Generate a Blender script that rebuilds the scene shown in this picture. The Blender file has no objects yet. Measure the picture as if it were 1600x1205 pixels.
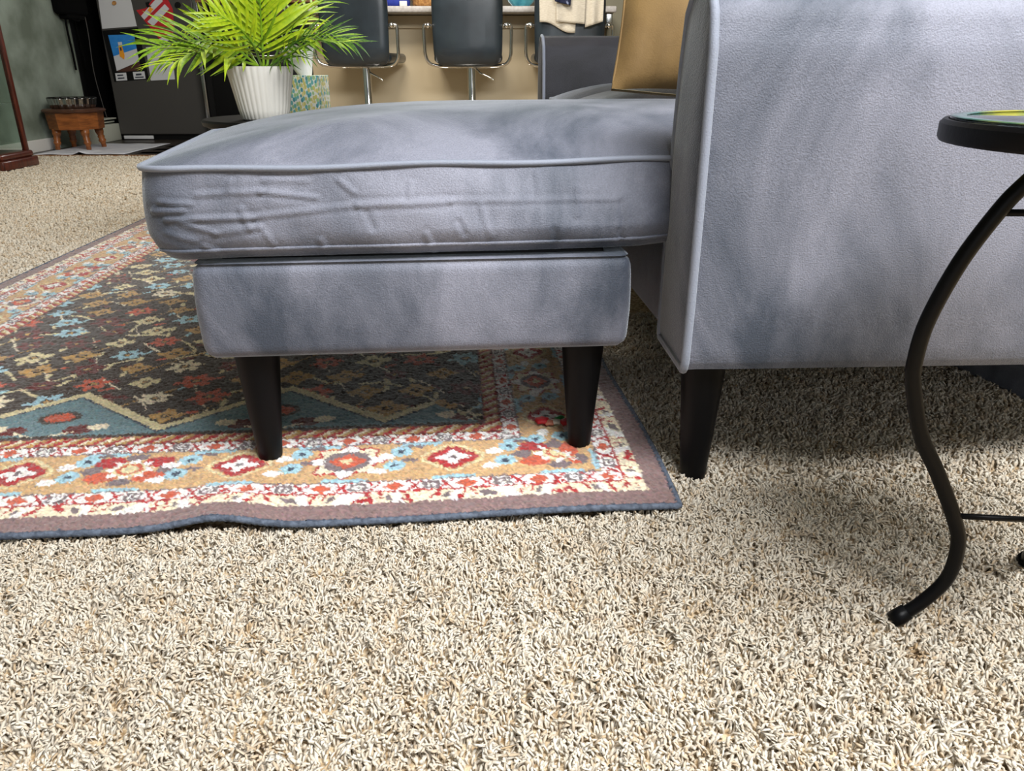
import bpy, bmesh, math, random
import numpy as np
from mathutils import Vector, Matrix

random.seed(7)
rng = np.random.default_rng(7)
SC = bpy.context.scene
COL = SC.collection

# ------------------------------------------------------------------ camera
CAM_H, PITCH, FPX = 0.58, math.radians(22.5), 1203.0
cam_d = bpy.data.cameras.new('camera')
cam = bpy.data.objects.new('camera', cam_d)
COL.objects.link(cam)
cam.location = (0, 0, CAM_H)
cam.rotation_euler = (math.radians(90) - PITCH, 0, 0)
cam_d.sensor_fit = 'HORIZONTAL'
cam_d.sensor_width = 36.0
cam_d.lens = 36.0 * FPX / 1600.0
cam_d.clip_start = 0.01
SC.camera = cam

# ------------------------------------------------------------------ world, lights, exposure
SC.view_settings.view_transform = 'Standard'
SC.view_settings.look = 'None'
SC.view_settings.gamma = 1.0
SC.view_settings.use_curve_mapping = False
SC.view_settings.exposure = 0.12
world = bpy.data.worlds.new('world')
SC.world = world
world.use_nodes = True
wb = world.node_tree.nodes['Background']
wb.inputs[0].default_value = (0.90, 0.95, 1.0, 1)
wb.inputs[1].default_value = 0.14


def area_light(name, loc, target, sx, sy, energy, color):
    l = bpy.data.lights.new(name, 'AREA')
    l.shape = 'RECTANGLE'
    l.size, l.size_y, l.energy, l.color = sx, sy, energy, color
    o = bpy.data.objects.new(name, l)
    COL.objects.link(o)
    o.location = loc
    o.rotation_euler = (Vector(target) - Vector(loc)).to_track_quat('-Z', 'Y').to_euler()
    return o


# the tall window behind the photographer (upper and lower sash)
area_light('window_daylight', (0.95, -0.05, 2.6), (0.25, 1.0, 0.0), 1.9, 1.0, 226, (0.98, 0.99, 1.0))
area_light('lower_window_daylight', (0.8, -2.4, 1.3), (0.0, 1.5, 0.5), 2.2, 1.5, 14, (0.93, 0.97, 1.0))
area_light('kitchen_window_daylight', (-0.9, 7.6, 1.80), (-0.4, 1.5, 0.3), 2.2, 0.9, 95, (0.97, 1.0, 0.97))
area_light('bar_fill_light', (-0.7, 3.5, 2.5), (-0.7, 5.2, 0.5), 1.2, 0.8, 62, (1.0, 0.93, 0.82))  # unseen fill lamp, added to brighten the bar panel


# ------------------------------------------------------------------ helpers
def lin(c):
    c = [x / 255.0 for x in c]
    return tuple(x / 12.92 if x <= 0.04045 else ((x + 0.055) / 1.055) ** 2.4 for x in c)


def view_point(px, py, Y):
    """world point at forward distance Y seen at a photograph pixel (survey helper)"""
    u, v = (px - 800) / FPX, (602.5 - py) / FPX
    d = Vector((u, math.cos(PITCH) + v * math.sin(PITCH), -math.sin(PITCH) + v * math.cos(PITCH)))
    return Vector((0, 0, CAM_H)) + d * (Y / d.y)


def principled(name):
    m = bpy.data.materials.new(name)
    m.use_nodes = True
    return m, m.node_tree, m.node_tree.nodes['Principled BSDF']


def mat(name, rgb, rough=0.5, metal=0.0, rgb2=None, scale=20.0, bump=0.0, bscale=200.0, sheen=0.0,
        coat=0.0, trans=0.0, stretch=None, detail=4.0, lo=0.35, hi=0.65, sheen_tint=(1, 1, 1), spec=0.5, aniso=None):
    m, nt, b = principled(name)
    b.inputs['Base Color'].default_value = (*lin(rgb), 1)
    b.inputs['Roughness'].default_value = rough
    b.inputs['Metallic'].default_value = metal
    b.inputs['Specular IOR Level'].default_value = spec
    if sheen:
        b.inputs['Sheen Weight'].default_value = sheen
        b.inputs['Sheen Roughness'].default_value = 0.35
        b.inputs['Sheen Tint'].default_value = (*sheen_tint, 1)
    if coat:
        b.inputs['Coat Weight'].default_value = coat
        b.inputs['Coat Roughness'].default_value = 0.08
    if trans:
        b.inputs['Transmission Weight'].default_value = trans
    tc = nt.nodes.new('ShaderNodeTexCoord')
    vec = tc.outputs['Object']
    if stretch:
        mp = nt.nodes.new('ShaderNodeMapping')
        mp.inputs['Scale'].default_value = stretch
        nt.links.new(vec, mp.inputs['Vector'])
        vec = mp.outputs['Vector']
    if rgb2:
        n = nt.nodes.new('ShaderNodeTexNoise')
        n.inputs['Scale'].default_value = scale
        n.inputs['Detail'].default_value = detail
        nt.links.new(vec, n.inputs['Vector'])
        r = nt.nodes.new('ShaderNodeValToRGB')
        r.color_ramp.elements[0].position = lo
        r.color_ramp.elements[1].position = hi
        r.color_ramp.elements[0].color = (*lin(rgb), 1)
        r.color_ramp.elements[1].color = (*lin(rgb2), 1)
        nt.links.new(n.outputs['Fac'], r.inputs['Fac'])
        nt.links.new(r.outputs['Color'], b.inputs['Base Color'])
    if bump:
        n2 = nt.nodes.new('ShaderNodeTexNoise')
        n2.inputs['Scale'].default_value = bscale
        n2.inputs['Detail'].default_value = 3.0
        nt.links.new(tc.outputs['Object'], n2.inputs['Vector'])
        bp = nt.nodes.new('ShaderNodeBump')
        bp.inputs['Strength'].default_value = bump
        bp.inputs['Distance'].default_value = 0.002
        nt.links.new(n2.outputs['Fac'], bp.inputs['Height'])
        nt.links.new(bp.outputs['Normal'], b.inputs['Normal'])
    return m


def attr_mat(name, rough=0.9, sheen=0.0, spec=0.2):
    m, nt, b = principled(name)
    a = nt.nodes.new('ShaderNodeAttribute')
    a.attribute_name = 'Col'
    nt.links.new(a.outputs['Color'], b.inputs['Base Color'])
    b.inputs['Roughness'].default_value = rough
    b.inputs['Specular IOR Level'].default_value = spec
    b.inputs['Sheen Weight'].default_value = sheen
    return m


class G:
    """collects pieces of ONE part's surface"""
    def __init__(self):
        self.v, self.f = [], []

    def add(self, vf):
        v, f = vf
        n = len(self.v)
        self.v += [tuple(p) for p in v]
        self.f += [tuple(i + n for i in q) for q in f]
        return self

    def build(self, name, m, parent=None, smooth=True, auto=None):
        me = bpy.data.meshes.new(name)
        me.from_pydata(self.v, [], self.f)
        me.update()
        bm = bmesh.new()
        bm.from_mesh(me)
        bmesh.ops.recalc_face_normals(bm, faces=bm.faces)
        bm.to_mesh(me)
        bm.free()
        if smooth:
            me.polygons.foreach_set('use_smooth', [True] * len(me.polygons))
            if auto:
                me.set_sharp_from_angle(angle=math.radians(auto))
        me.materials.append(m)
        o = bpy.data.objects.new(name, me)
        COL.objects.link(o)
        if parent is not None:
            o.parent = parent
        return o


def build(name, vf, m, parent=None, smooth=True, auto=None):
    return G().add(vf).build(name, m, parent, smooth, auto)


def empty(name, loc=(0, 0, 0), rz=0.0):
    o = bpy.data.objects.new(name, None)
    COL.objects.link(o)
    o.location = loc
    o.rotation_euler = (0, 0, rz)
    o.empty_display_size = 0.05
    return o


def tag(o, label, cat, group=None):
    o['label'], o['category'] = label, cat
    if group:
        o['group'] = group
    return o


def thing(name, label, cat, loc=(0, 0, 0), rz=0.0, group=None):
    return tag(empty(name, loc, rz), label, cat, group)


def struct(o):
    o['kind'] = 'structure'
    return o


def copy_tree(o, parent=None):
    c = o.copy()
    COL.objects.link(c)
    c.parent = parent
    for ch in list(o.children):
        copy_tree(ch, c)
    return c


def rbox(x0, x1, y0, y1, z0, z1, bev=0.0, seg=2):
    bm = bmesh.new()
    bmesh.ops.create_cube(bm, size=1.0)
    for v in bm.verts:
        v.co = Vector((x0 + (v.co.x + .5) * (x1 - x0), y0 + (v.co.y + .5) * (y1 - y0), z0 + (v.co.z + .5) * (z1 - z0)))
    if bev:
        bmesh.ops.bevel(bm, geom=list(bm.edges), offset=bev, segments=seg, affect='EDGES', profile=0.5)
    bm.verts.index_update()
    r = ([tuple(v.co) for v in bm.verts], [tuple(v.index for v in f.verts) for f in bm.faces])
    bm.free()
    return r


def tube(path, rad, sides=8, closed=False, flat=1.0, caps=True):
    P = [Vector(p) for p in path]
    n = len(P)
    R = rad if isinstance(rad, (list, tuple)) else [rad] * n
    vs, fs = [], []
    prev = None
    for i in range(n):
        if closed:
            t = (P[(i + 1) % n] - P[i - 1]).normalized()
        else:
            t = (P[min(i + 1, n - 1)] - P[max(i - 1, 0)]).normalized()
        if prev is None:
            a = Vector((0, 0, 1)) if abs(t.z) < .9 else Vector((1, 0, 0))
        else:
            a = prev
        b = (a - t * a.dot(t)).normalized()
        prev = b
        c = t.cross(b)
        for k in range(sides):
            an = 2 * math.pi * k / sides
            vs.append(P[i] + b * (R[i] * math.cos(an)) + c * (R[i] * flat * math.sin(an)))
    for i in range(n if closed else n - 1):
        j = (i + 1) % n
        for k in range(sides):
            fs.append((i * sides + k, i * sides + (k + 1) % sides, j * sides + (k + 1) % sides, j * sides + k))
    if not closed and caps:
        fs.append(tuple(range(sides)))
        fs.append(tuple((n - 1) * sides + k for k in range(sides)))
    return vs, fs


def lathe(prof, n=32, mod=None):
    vs, fs = [], []
    for (r, z) in prof:
        for k in range(n):
            a = 2 * math.pi * k / n
            rr = r * (1 + (mod(a, z) if mod else 0))
            vs.append((rr * math.cos(a), rr * math.sin(a), z))
    for i in range(len(prof) - 1):
        for k in range(n):
            fs.append((i * n + k, i * n + (k + 1) % n, (i + 1) * n + (k + 1) % n, (i + 1) * n + k))
    fs.append(tuple(range(n)))
    fs.append(tuple((len(prof) - 1) * n + k for k in range(n)))
    return vs, fs


def spline(pts, n=8):
    P = [Vector(p) for p in pts]
    P = [P[0] * 2 - P[1]] + P + [P[-1] * 2 - P[-2]]
    out = []
    for i in range(1, len(P) - 2):
        for k in range(n):
            t = k / n
            a, b, c, d = P[i - 1], P[i], P[i + 1], P[i + 2]
            out.append(.5 * ((2 * b) + (c - a) * t + (2 * a - 5 * b + 4 * c - d) * t * t + (3 * b - a - 3 * c + d) * t ** 3))
    out.append(P[-2])
    return out


def shifted(vf, off):
    return [(v[0] + off[0], v[1] + off[1], v[2] + off[2]) for v in vf[0]], vf[1]


def rrect(w, d, r, step=0.006):
    """rounded rectangle outline from (0,0) to (w,d), with outward normals, counter-clockwise from the front"""
    pts = []
    def line(a, b, n):
        L = math.dist(a, b)
        k = max(1, int(L / step))
        for i in range(k):
            t = i / k
            pts.append((a[0] + (b[0] - a[0]) * t, a[1] + (b[1] - a[1]) * t, n[0], n[1]))
    def arc(cx, cy, a0):
        k = max(5, int(r * 1.57 / step))
        for i in range(k):
            a = a0 + (math.pi / 2) * i / k
            pts.append((cx + r * math.cos(a), cy + r * math.sin(a), math.cos(a), math.sin(a)))
    line((r, 0), (w - r, 0), (0, -1)); arc(w - r, r, -math.pi / 2)
    line((w, r), (w, d - r), (1, 0)); arc(w - r, d - r, 0)
    line((w - r, d), (r, d), (0, 1)); arc(r, d - r, math.pi / 2)
    line((0, d - r), (0, r), (-1, 0)); arc(r, r, math.pi)
    return pts


def cushion(w, d, z0, z1, crown, r, prof, wr=None, nside=26, power=2.6, step=0.006, sag=None):
    O = rrect(w, d, r, step)
    n = len(O)
    cx, cy = w / 2, d / 2
    vs, fs, rings = [], [], []
    def ring(fn):
        s = len(vs)
        for p in O:
            vs.append(fn(p))
        rings.append(s)
    for k in (0.0, .5, .9):
        ring(lambda p: (cx + (p[0] - cx) * max(k, .001), cy + (p[1] - cy) * max(k, .001), z0))
    for i in range(nside + 1):
        t = i / nside
        z = z0 + (z1 - z0) * t
        def fn(p):
            off = prof(t, p[2], p[3])
            if wr is not None and p[3] < -.5:
                off += wr(p[0], z)
            return (p[0] + p[2] * off, p[1] + p[3] * off, z)
        ring(fn)
    ks = [.992, .975, .95, .91, .86, .8, .72, .63, .53, .42, .3, .18, .08, .001]
    for k in ks:
        def fn(p):
            x, y = cx + (p[0] - cx) * k, cy + (p[1] - cy) * k
            z = z1 + crown * (1 - k ** power)
            if sag:
                z += sag(x, y) * (1 - k ** 2)
            return (x, y, z)
        ring(fn)
    for a, b in zip(rings[:-1], rings[1:]):
        for k in range(n):
            fs.append((a + k, a + (k + 1) % n, b + (k + 1) % n, b + k))
    return (vs, fs), O


# ------------------------------------------------------------------ materials
NAP_D, NAP_L = (62, 69, 82), (126, 128, 141)
M = {}
def velvet(name, dark, light, scale, stretch, sheen):
    m, nt, b = principled(name)
    tc = nt.nodes.new('ShaderNodeTexCoord')
    mp = nt.nodes.new('ShaderNodeMapping'); mp.inputs['Scale'].default_value = stretch; mp.inputs['Rotation'].default_value = (0, .5, 0)
    big = nt.nodes.new('ShaderNodeTexNoise'); big.inputs['Scale'].default_value = scale; big.inputs['Detail'].default_value = 7; big.inputs['Roughness'].default_value = .62; big.inputs['Distortion'].default_value = .6
    fine = nt.nodes.new('ShaderNodeTexNoise'); fine.inputs['Scale'].default_value = 480; fine.inputs['Detail'].default_value = 3
    rp = nt.nodes.new('ShaderNodeValToRGB')
    rp.color_ramp.elements[0].position = .38; rp.color_ramp.elements[1].position = .62
    rp.color_ramp.elements[0].color = (*lin(dark), 1); rp.color_ramp.elements[1].color = (*lin(light), 1)
    mr = nt.nodes.new('ShaderNodeMapRange'); mr.inputs['From Min'].default_value = .3; mr.inputs['From Max'].default_value = .7; mr.inputs['To Min'].default_value = .84; mr.inputs['To Max'].default_value = 1.16
    mx = nt.nodes.new('ShaderNodeVectorMath'); mx.operation = 'SCALE'
    L = nt.links.new
    L(tc.outputs['Object'], mp.inputs['Vector']); L(mp.outputs['Vector'], big.inputs['Vector']); L(tc.outputs['Object'], fine.inputs['Vector'])
    L(big.outputs['Fac'], rp.inputs['Fac']); L(fine.outputs['Fac'], mr.inputs['Value'])
    L(rp.outputs['Color'], mx.inputs[0]); L(mr.outputs['Result'], mx.inputs['Scale']); L(mx.outputs['Vector'], b.inputs['Base Color'])
    bp = nt.nodes.new('ShaderNodeBump'); bp.inputs['Strength'].default_value = .55; bp.inputs['Distance'].default_value = .002
    L(fine.outputs['Fac'], bp.inputs['Height']); L(bp.outputs['Normal'], b.inputs['Normal'])
    b.inputs['Roughness'].default_value = .62; b.inputs['Specular IOR Level'].default_value = .45
    b.inputs['Sheen Weight'].default_value = sheen; b.inputs['Sheen Roughness'].default_value = .32; b.inputs['Sheen Tint'].default_value = (.86, .93, 1, 1)
    return m


M['velvet'] = velvet('grey_velvet', NAP_D, NAP_L, 3.6, (1, 1, .6), .65)
M['piping'] = mat('velvet_piping', (128, 134, 148), .7, sheen=.35, bump=.3, bscale=500, sheen_tint=(.9, .95, 1))
M['black_wood'] = mat('black_wood', (5, 5, 7), .45, spec=.15, rgb2=(9, 9, 11), scale=30, stretch=(1, 1, .1))
M['gold'] = mat('gold_velvet', (116, 90, 50), .75, rgb2=(148, 118, 70), scale=5, bump=.3, bscale=300, sheen=.35, sheen_tint=(1, .85, .55))
M['black_metal'] = mat('black_metal', (5, 5, 7), .42, spec=.15, bump=.1, bscale=150)
M['chrome'] = mat('chrome', (215, 215, 215), .1, 1.0)
M['steel'] = mat('steel', (170, 170, 168), .22, 1.0)
M['leather'] = mat('black_leather', (30, 38, 45), .36, coat=.35, bump=.15, bscale=300, rgb2=(40, 50, 58), scale=8)
M['glass'] = mat('glass', (235, 245, 240), .02, trans=1.0)
M['white_ceramic'] = mat('white_ceramic', (222, 220, 212), .45, bump=.05, bscale=80)
M['white'] = mat('white_paint', (225, 225, 222), .5)
M['ceiling'] = mat('ceiling_paint', (176, 174, 168), .9, bump=.4, bscale=60)
M['shaded_velvet'] = velvet('shaded_grey_velvet', (20, 21, 27), (38, 38, 46), 5, (1, 1, 1), .15)  # the sofa's velvet again, with the far arm's shade put into its colour
M['paper'] = mat('paper', (196, 198, 202), .8)
M['soil'] = mat('soil', (40, 32, 24), .95, bump=.8, bscale=120)
M['fridge'] = mat('fridge_side', (62, 60, 58), .5, bump=.15, bscale=220)
M['black'] = mat('matte_black', (8, 8, 9), .5, spec=.25)
M['bar'] = mat('bar_panel_paint', (196, 182, 154), .7, rgb2=(188, 172, 142), scale=1.5, bump=.1, bscale=60)
M['counter'] = mat('counter_laminate', (200, 196, 192), .4, rgb2=(180, 174, 170), scale=60)
M['wall'] = mat('plaster', (104, 114, 102), .85, rgb2=(160, 172, 162), scale=3.2, bump=.35, bscale=30, detail=7, lo=.33, hi=.68)
M['wall_dark'] = mat('kitchen_wall', (92, 84, 70), .8, rgb2=(104, 96, 80), scale=2)
M['olive'] = mat('olive_wall', (120, 116, 98), .8, rgb2=(132, 128, 110), scale=2)
M['cherry'] = mat('cherry_wood', (58, 20, 12), .35, rgb2=(92, 36, 20), scale=14, stretch=(6, 6, .6), coat=.3)
M['maple'] = mat('maple_stool_wood', (112, 62, 26), .4, rgb2=(150, 88, 40), scale=14, stretch=(1, 1, 5), coat=.2)
M['walnut'] = mat('shelf_wood', (120, 84, 54), .5, rgb2=(150, 108, 70), scale=12, stretch=(1, 8, 8))
M['plank'] = mat('dark_floor_wood', (38, 33, 30), .35, rgb2=(62, 55, 50), scale=8, stretch=(1, 12, 1))
M['matcloth'] = mat('white_mat_cloth', (214, 216, 224), .85, rgb2=(196, 200, 212), scale=10, bump=.3, bscale=150)
M['red'] = mat('red_card', (176, 24, 34), .6)
M['blue'] = mat('picture_blue', (30, 120, 200), .6, rgb2=(44, 134, 208), scale=20)
M['orange'] = mat('pencil_orange', (226, 150, 30), .6)
M['pink'] = mat('eraser_pink', (150, 60, 90), .6)
M['brown'] = mat('brown_print', (70, 38, 26), .6)
M['ink'] = mat('ink', (40, 46, 60), .7)
M['towel'] = mat('cream_towel', (226, 218, 202), .95, rgb2=(204, 194, 176), scale=60, stretch=(1, 1, 8), bump=.8, bscale=260, sheen=.3)
M['navy'] = mat('navy_cloth', (26, 32, 62), .9, rgb2=(150, 160, 196), scale=38, lo=.56, hi=.62, bump=.3)
M['bluecloth'] = mat('royal_blue_cloth', (26, 44, 140), .8, rgb2=(40, 60, 160), scale=20)
M['teal'] = mat('teal_glaze', (36, 128, 152), .35, rgb2=(90, 180, 196), scale=18)
M['wicker'] = mat('wicker', (146, 98, 48), .7, rgb2=(196, 146, 84), scale=60)
M['copper'] = mat('terracotta', (168, 92, 62), .5, rgb2=(190, 120, 96), scale=20)
M['leaf'] = mat('bright_leaf', (138, 172, 18), .45, rgb2=(176, 196, 30), scale=14, sheen=.1)
M['leaf2'] = mat('mid_leaf', (84, 128, 20), .45, rgb2=(136, 170, 32), scale=14)
M['leaf3'] = mat('deep_leaf', (34, 70, 14), .45, rgb2=(74, 116, 26), scale=14)
M['binding'] = mat('rug_binding', (62, 70, 84), .8, rgb2=(96, 106, 122), scale=120, bump=.6, bscale=240)
M['heater'] = mat('heater_enamel', (196, 200, 188), .45)
M['webbing'] = mat('black_webbing', (8, 8, 9), .95, spec=.1)
M['bowl'] = mat('bowl_steel', (190, 190, 190), .12, 1.0)

# ------------------------------------------------------------------ the setting
# carpet base: backing that the pile stands on
m, nt, b = principled('carpet_far')
tc = nt.nodes.new('ShaderNodeTexCoord')
n1 = nt.nodes.new('ShaderNodeTexNoise'); n1.inputs['Scale'].default_value = 120; n1.inputs['Detail'].default_value = 2
n0 = nt.nodes.new('ShaderNodeTexNoise'); n0.inputs['Scale'].default_value = 7; n0.inputs['Detail'].default_value = 3
rp = nt.nodes.new('ShaderNodeValToRGB')
rp.color_ramp.elements[0].position = .36; rp.color_ramp.elements[1].position = .60
rp.color_ramp.elements[0].color = (*lin((150, 124, 90)), 1); rp.color_ramp.elements[1].color = (*lin((206, 186, 154)), 1)
nt.links.new(tc.outputs['Object'], n1.inputs['Vector']); nt.links.new(tc.outputs['Object'], n0.inputs['Vector'])
nt.links.new(n1.outputs['Fac'], rp.inputs['Fac']); nt.links.new(rp.outputs['Color'], b.inputs['Base Color'])
bp = nt.nodes.new('ShaderNodeBump'); bp.inputs['Strength'].default_value = .9; bp.inputs['Distance'].default_value = .008
nt.links.new(n1.outputs['Fac'], bp.inputs['Height']); nt.links.new(bp.outputs['Normal'], b.inputs['Normal'])
b.inputs['Roughness'].default_value = .95
M['carpet_far'] = m
FZ = -0.011
fl = G()
fl.v = [(-3.49, -2.4, FZ), (2.24, -2.4, FZ), (2.24, 5.66, FZ), (-3.49, 5.66, FZ)]
fl.f = [(0, 1, 2, 3)]
struct(fl.build('floor', M['carpet_far'], smooth=False))

# dark kitchen floor planks
kf = build('floor_kitchen', ([(-3.60, 5.66, -.012), (2.32, 5.66, -.012), (2.32, 7.8, -.012), (-3.60, 7.8, -.012)], [(0, 1, 2, 3)]), M['black'])
struct(kf)
pl = rbox(0, 1.19, 0, .117, -.012, 0, .0012, 1)
pm = None
for r_ in range(11):
    for c_ in range(2):
        x = -3.47 + c_ * 1.2 - (0.45 if r_ % 2 else 0.0) * c_
        if pm is None:
            p = build('plank', pl, M['plank'], kf, smooth=False); pm = p
        else:
            p = pm.copy(); COL.objects.link(p)
        p.location = (x, 5.665 + r_ * .12, 0)

# walls
struct(build('wall_left', rbox(-3.63, -3.49, -2.4, 6.70, -.012, 2.7), M['wall'], smooth=False))
d1 = struct(build('door_1', rbox(-3.60, -3.51, 6.76, 7.70, 0, 2.05, .004), M['black'], smooth=False))
build('door_frame', rbox(-3.55, -3.485, 6.70, 6.76, 0, 2.1, .006), M['black'], d1, smooth=False)
build('cable', tube(spline([(-3.43, 6.80, 1.3), (-3.425, 6.84, .9), (-3.44, 6.84, .55), (-3.43, 6.86, .30), (-3.42, 6.88, .16)]), .004, 6), M['fridge'], d1)
struct(build('wall_back', rbox(-3.63, 2.32, 7.75, 7.87, -.012, 2.7), M['wall_dark'], smooth=False))
bb = struct(build('baseboard_left', rbox(-3.49, -3.47, 5.15, 6.18, 0, .085, .004), M['white'], smooth=False))
struct(build('trim_1', rbox(-3.48, 2.2, 5.64, 5.67, -.004, .003, .001), M['walnut'], smooth=False))
struct(build('wall_right', rbox(2.2, 2.32, -2.4, 5.50, -.012, 2.7), M['olive'], smooth=False))
struct(build('ceiling', rbox(-3.63, 2.32, -2.4, 7.87, 2.7, 2.8), M['ceiling'], smooth=False))
# breakfast bar front panel and the wall beside it
bar = struct(build('wall_bar', rbox(-1.262, .60, 5.28, 5.42, -.01, .875), M['bar'], smooth=False))
struct(build('trim_2', rbox(-1.255, .60, 5.262, 5.28, .80, .872, .003), M['bar'], smooth=False))
struct(build('wall_right_back', rbox(.60, 2.32, 5.50, 5.62, -.01, 2.7), M['olive'], smooth=False))
struct(build('trim_3', rbox(.585, .625, 5.24, 5.28, 0, .80, .003), M['olive'], smooth=False))

# baseboard heater behind the foot stool
h = thing('baseboard_heater', 'cream metal baseboard heater with top slots behind the little wooden stool', 'heater', (-3.468, 6.40, 0))
build('casing', rbox(0, .12, 0, .52, .0, .135, .006), M['heater'], h)
build('top_cover', rbox(0, .105, 0, .52, .170, .182, .004), M['heater'], h)
build('fin_rail', rbox(0, .085, .005, .515, .145, .156, .002), M['heater'], h)
build('back_plate', rbox(.001, .010, 0, .52, .13, .18), M['heater'], h)
build('end_cap', rbox(-.001, .125, -.03, .0, .0, .184, .005), M['heater'], h)


# ------------------------------------------------------------------ area rug
W, L, RS = 1.65, 2.40, 0.0036
C_ = {k: np.array(lin(v)) for k, v in dict(
    purple=(124, 100, 98), cream=(222, 208, 180), white=(226, 222, 218), red=(158, 40, 42), rust=(184, 84, 58), tan=(188, 152, 108),
    lblue=(150, 186, 198), steel=(98, 124, 130), dark=(58, 46, 38), gold=(176, 138, 80), grey=(112, 98, 100), dred=(92, 24, 20),
    pale=(206, 192, 150), navy=(50, 60, 76)).items()}


def paint(u, v):
    """woven pattern: colour of the knot u metres from the right edge and v from the front edge"""
    jx = rng.normal(0, .0011, u.shape); jy = rng.normal(0, .0011, u.shape)
    u, v = u + jx, v + jy
    col = np.empty(u.shape + (3,)); col[:] = C_['dark']
    ds = np.stack([v, u * 1.08, (W - u) * 1.02, L - v])
    side = ds.argmin(0); d = ds.min(0)
    s = np.where((side == 0) | (side == 3), u, v + .012)
    def put(mask, c):
        col[mask] = C_[c]
    B0 = .29
    # ---- field: lattice of flowers on brown
    cw, ch = .098, .082
    row = np.floor(v / ch); uu = u + np.where(row % 2 == 0, 0, cw / 2)
    ci = np.floor(uu / cw)
    hsh = (np.sin(ci * 12.9898 + row * 78.233) * 43758.5453) % 1
    fx, fy = uu - (ci + .5) * cw, v - (row + .5) * ch
    rr, th = np.hypot(fx, fy * 1.05), np.arctan2(fy, fx)
    for k, (per, sl, ww, cc) in enumerate(((.36, .62, .0045, 'pale'), (.36, -.62, .0045, 'pale'), (.21, 1.5, .003, 'gold'), (.21, -1.5, .003, 'cream'))):
        q = (v + sl * u + .03 * np.sin(u * 23 + k)) % per
        gate = np.sin(u * 37 + v * 29 + k * 2) > -.35
        put((np.abs(q - per / 2) < ww) & gate, cc)
    R = .030 + .010 * ((hsh * 7.3) % 1)
    pet = R * (.80 + .20 * np.cos(np.where(hsh > .5, 6, 4) * th + hsh * 3) + .07 * np.sin(11 * th + hsh * 9))
    for a, b_, c in ((0, .26, 'gold'), (.26, .50, 'pale'), (.50, .66, 'lblue'), (.66, .80, 'rust'), (.80, .92, 'dred'), (.92, 1.01, 'cream')):
        put((hsh >= a) & (hsh < b_) & (rr < pet), c)
    put((rr < R * .30), 'dark'); put((rr < R * .16), 'gold')
    fx2, fy2 = (u * 1.0 + .013) % .049 - .0245, (v + .011) % .041 - .0205
    h2 = (np.sin(np.floor((u + .013) / .049) * 39.3 + np.floor((v + .011) / .041) * 11.1) * 9631.7) % 1
    ell = (fx2 * np.cos(h2 * 6) + fy2 * np.sin(h2 * 6)) ** 2 / .016 ** 2 + (-fx2 * np.sin(h2 * 6) + fy2 * np.cos(h2 * 6)) ** 2 / .0055 ** 2 < 1
    for a, b_, c in ((.0, .18, 'dred'), (.18, .32, 'pale'), (.32, .42, 'lblue'), (.42, .52, 'rust')):
        put(ell & (h2 >= a) & (h2 < b_) & (rr > pet + .003), c)
    # ---- zigzag with slate blue triangles along the front and far ends
    per = .385
    ph = ((s - .441) / per) % 1.0
    tri = 1 - np.abs(2 * ph - 1)
    zz = B0 + .015 + .16 * tri
    zone = ((side == 0) | (side == 3)) & (d >= B0)
    inb = zone & (d < zz)
    put(zone & (d < zz + .026) & (d >= zz), 'pale')
    put(inb, 'steel')
    put(zone & (np.abs(d - zz) < .003), 'navy')
    bx = (((s - .441) / per + .5) % 1.0 - .5) * per
    bx = np.where(bx > 0, bx - per / 2, bx + per / 2)
    be = d - B0
    put(inb & ((bx / .036) ** 2 + ((be - .085) / .026) ** 2 < 1), 'dark')
    put(inb & ((bx / .026) ** 2 + ((be - .085) / .017) ** 2 < 1), 'rust')
    for sg in (-1, 1):
        put(inb & (((bx - sg * .055) / .026) ** 2 + ((be - .034) / .018) ** 2 < 1), 'dred')
        put(inb & (((bx - sg * .085) / .018) ** 2 + ((be - .042) / .013) ** 2 < 1), 'cream')
        put(inb & (np.abs(be - .012 - .5 * (bx - sg * .02) * sg) < .003) & (np.abs(bx) < .05), 'cream')
    put(inb & (be < .010), 'dark')
    # ---- borders
    bd = d < B0
    put(bd, 'pale')
    dd = d - .2725
    put(bd & (d > .255), 'gold')
    w1 = (s * 1.0 + dd * .8) % .030
    put(bd & (d > .258) & (w1 < .012), 'red'); put(bd & (d > .262) & (d < .284) & (w1 > .022), 'cream')
    put(bd & (np.abs(d - .257) < .002), 'dred'); put(bd & (np.abs(d - .2885) < .002), 'dred')
    def guard(lo, hi, off):
        mid, hw = (lo + hi) / 2, (hi - lo) / 2
        g = (d >= lo) & (d < hi)
        put(g, 'white')
        q = (s - off) % .107 - .0535
        e = d - mid
        big = np.maximum(np.abs(q) / .013, np.abs(e) / (hw * .72))
        put(g & (big < 1), 'grey'); put(g & (big < .55), 'white'); put(g & (big < .25), 'grey')
        q2 = (s - off + .0535) % .107 - .0535
        put(g & (np.abs(q2) / .016 + np.abs(e) / (hw * .95) < 1), 'rust')
        put(g & (np.abs(np.abs(np.abs(q2) - .030) - np.abs(e) * .7) < .0026), 'red')
    guard(.226, .255, .336 + .0535)
    t_ = (d >= .102) & (d < .226)
    put(t_, 'tan')
    put(t_ & (d > .214) & (np.sin(s * 38) > .3), 'lblue'); put(t_ & (d < .113) & (np.sin(s * 38 + 2) > .3), 'lblue')
    k = np.round((s - .156) / .1655); q = s - .156 - k * .1655; e = (d - .170)
    kk = k.astype(int) % 4
    r2, t2 = np.hypot(q, e * 1.12), np.arctan2(e * 1.12, q)
    a = t_ & (kk == 2)                      # big white-petalled medallion
    edge = .064 * (.88 + .12 * np.cos(8 * t2))
    put(a & (r2 < edge), 'red'); put(a & (r2 < edge - .005), 'cream')
    put(a & (r2 < edge - .005) & (np.cos(4 * t2) > .2), 'white'); put(a & (r2 < .036), 'grey')
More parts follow.
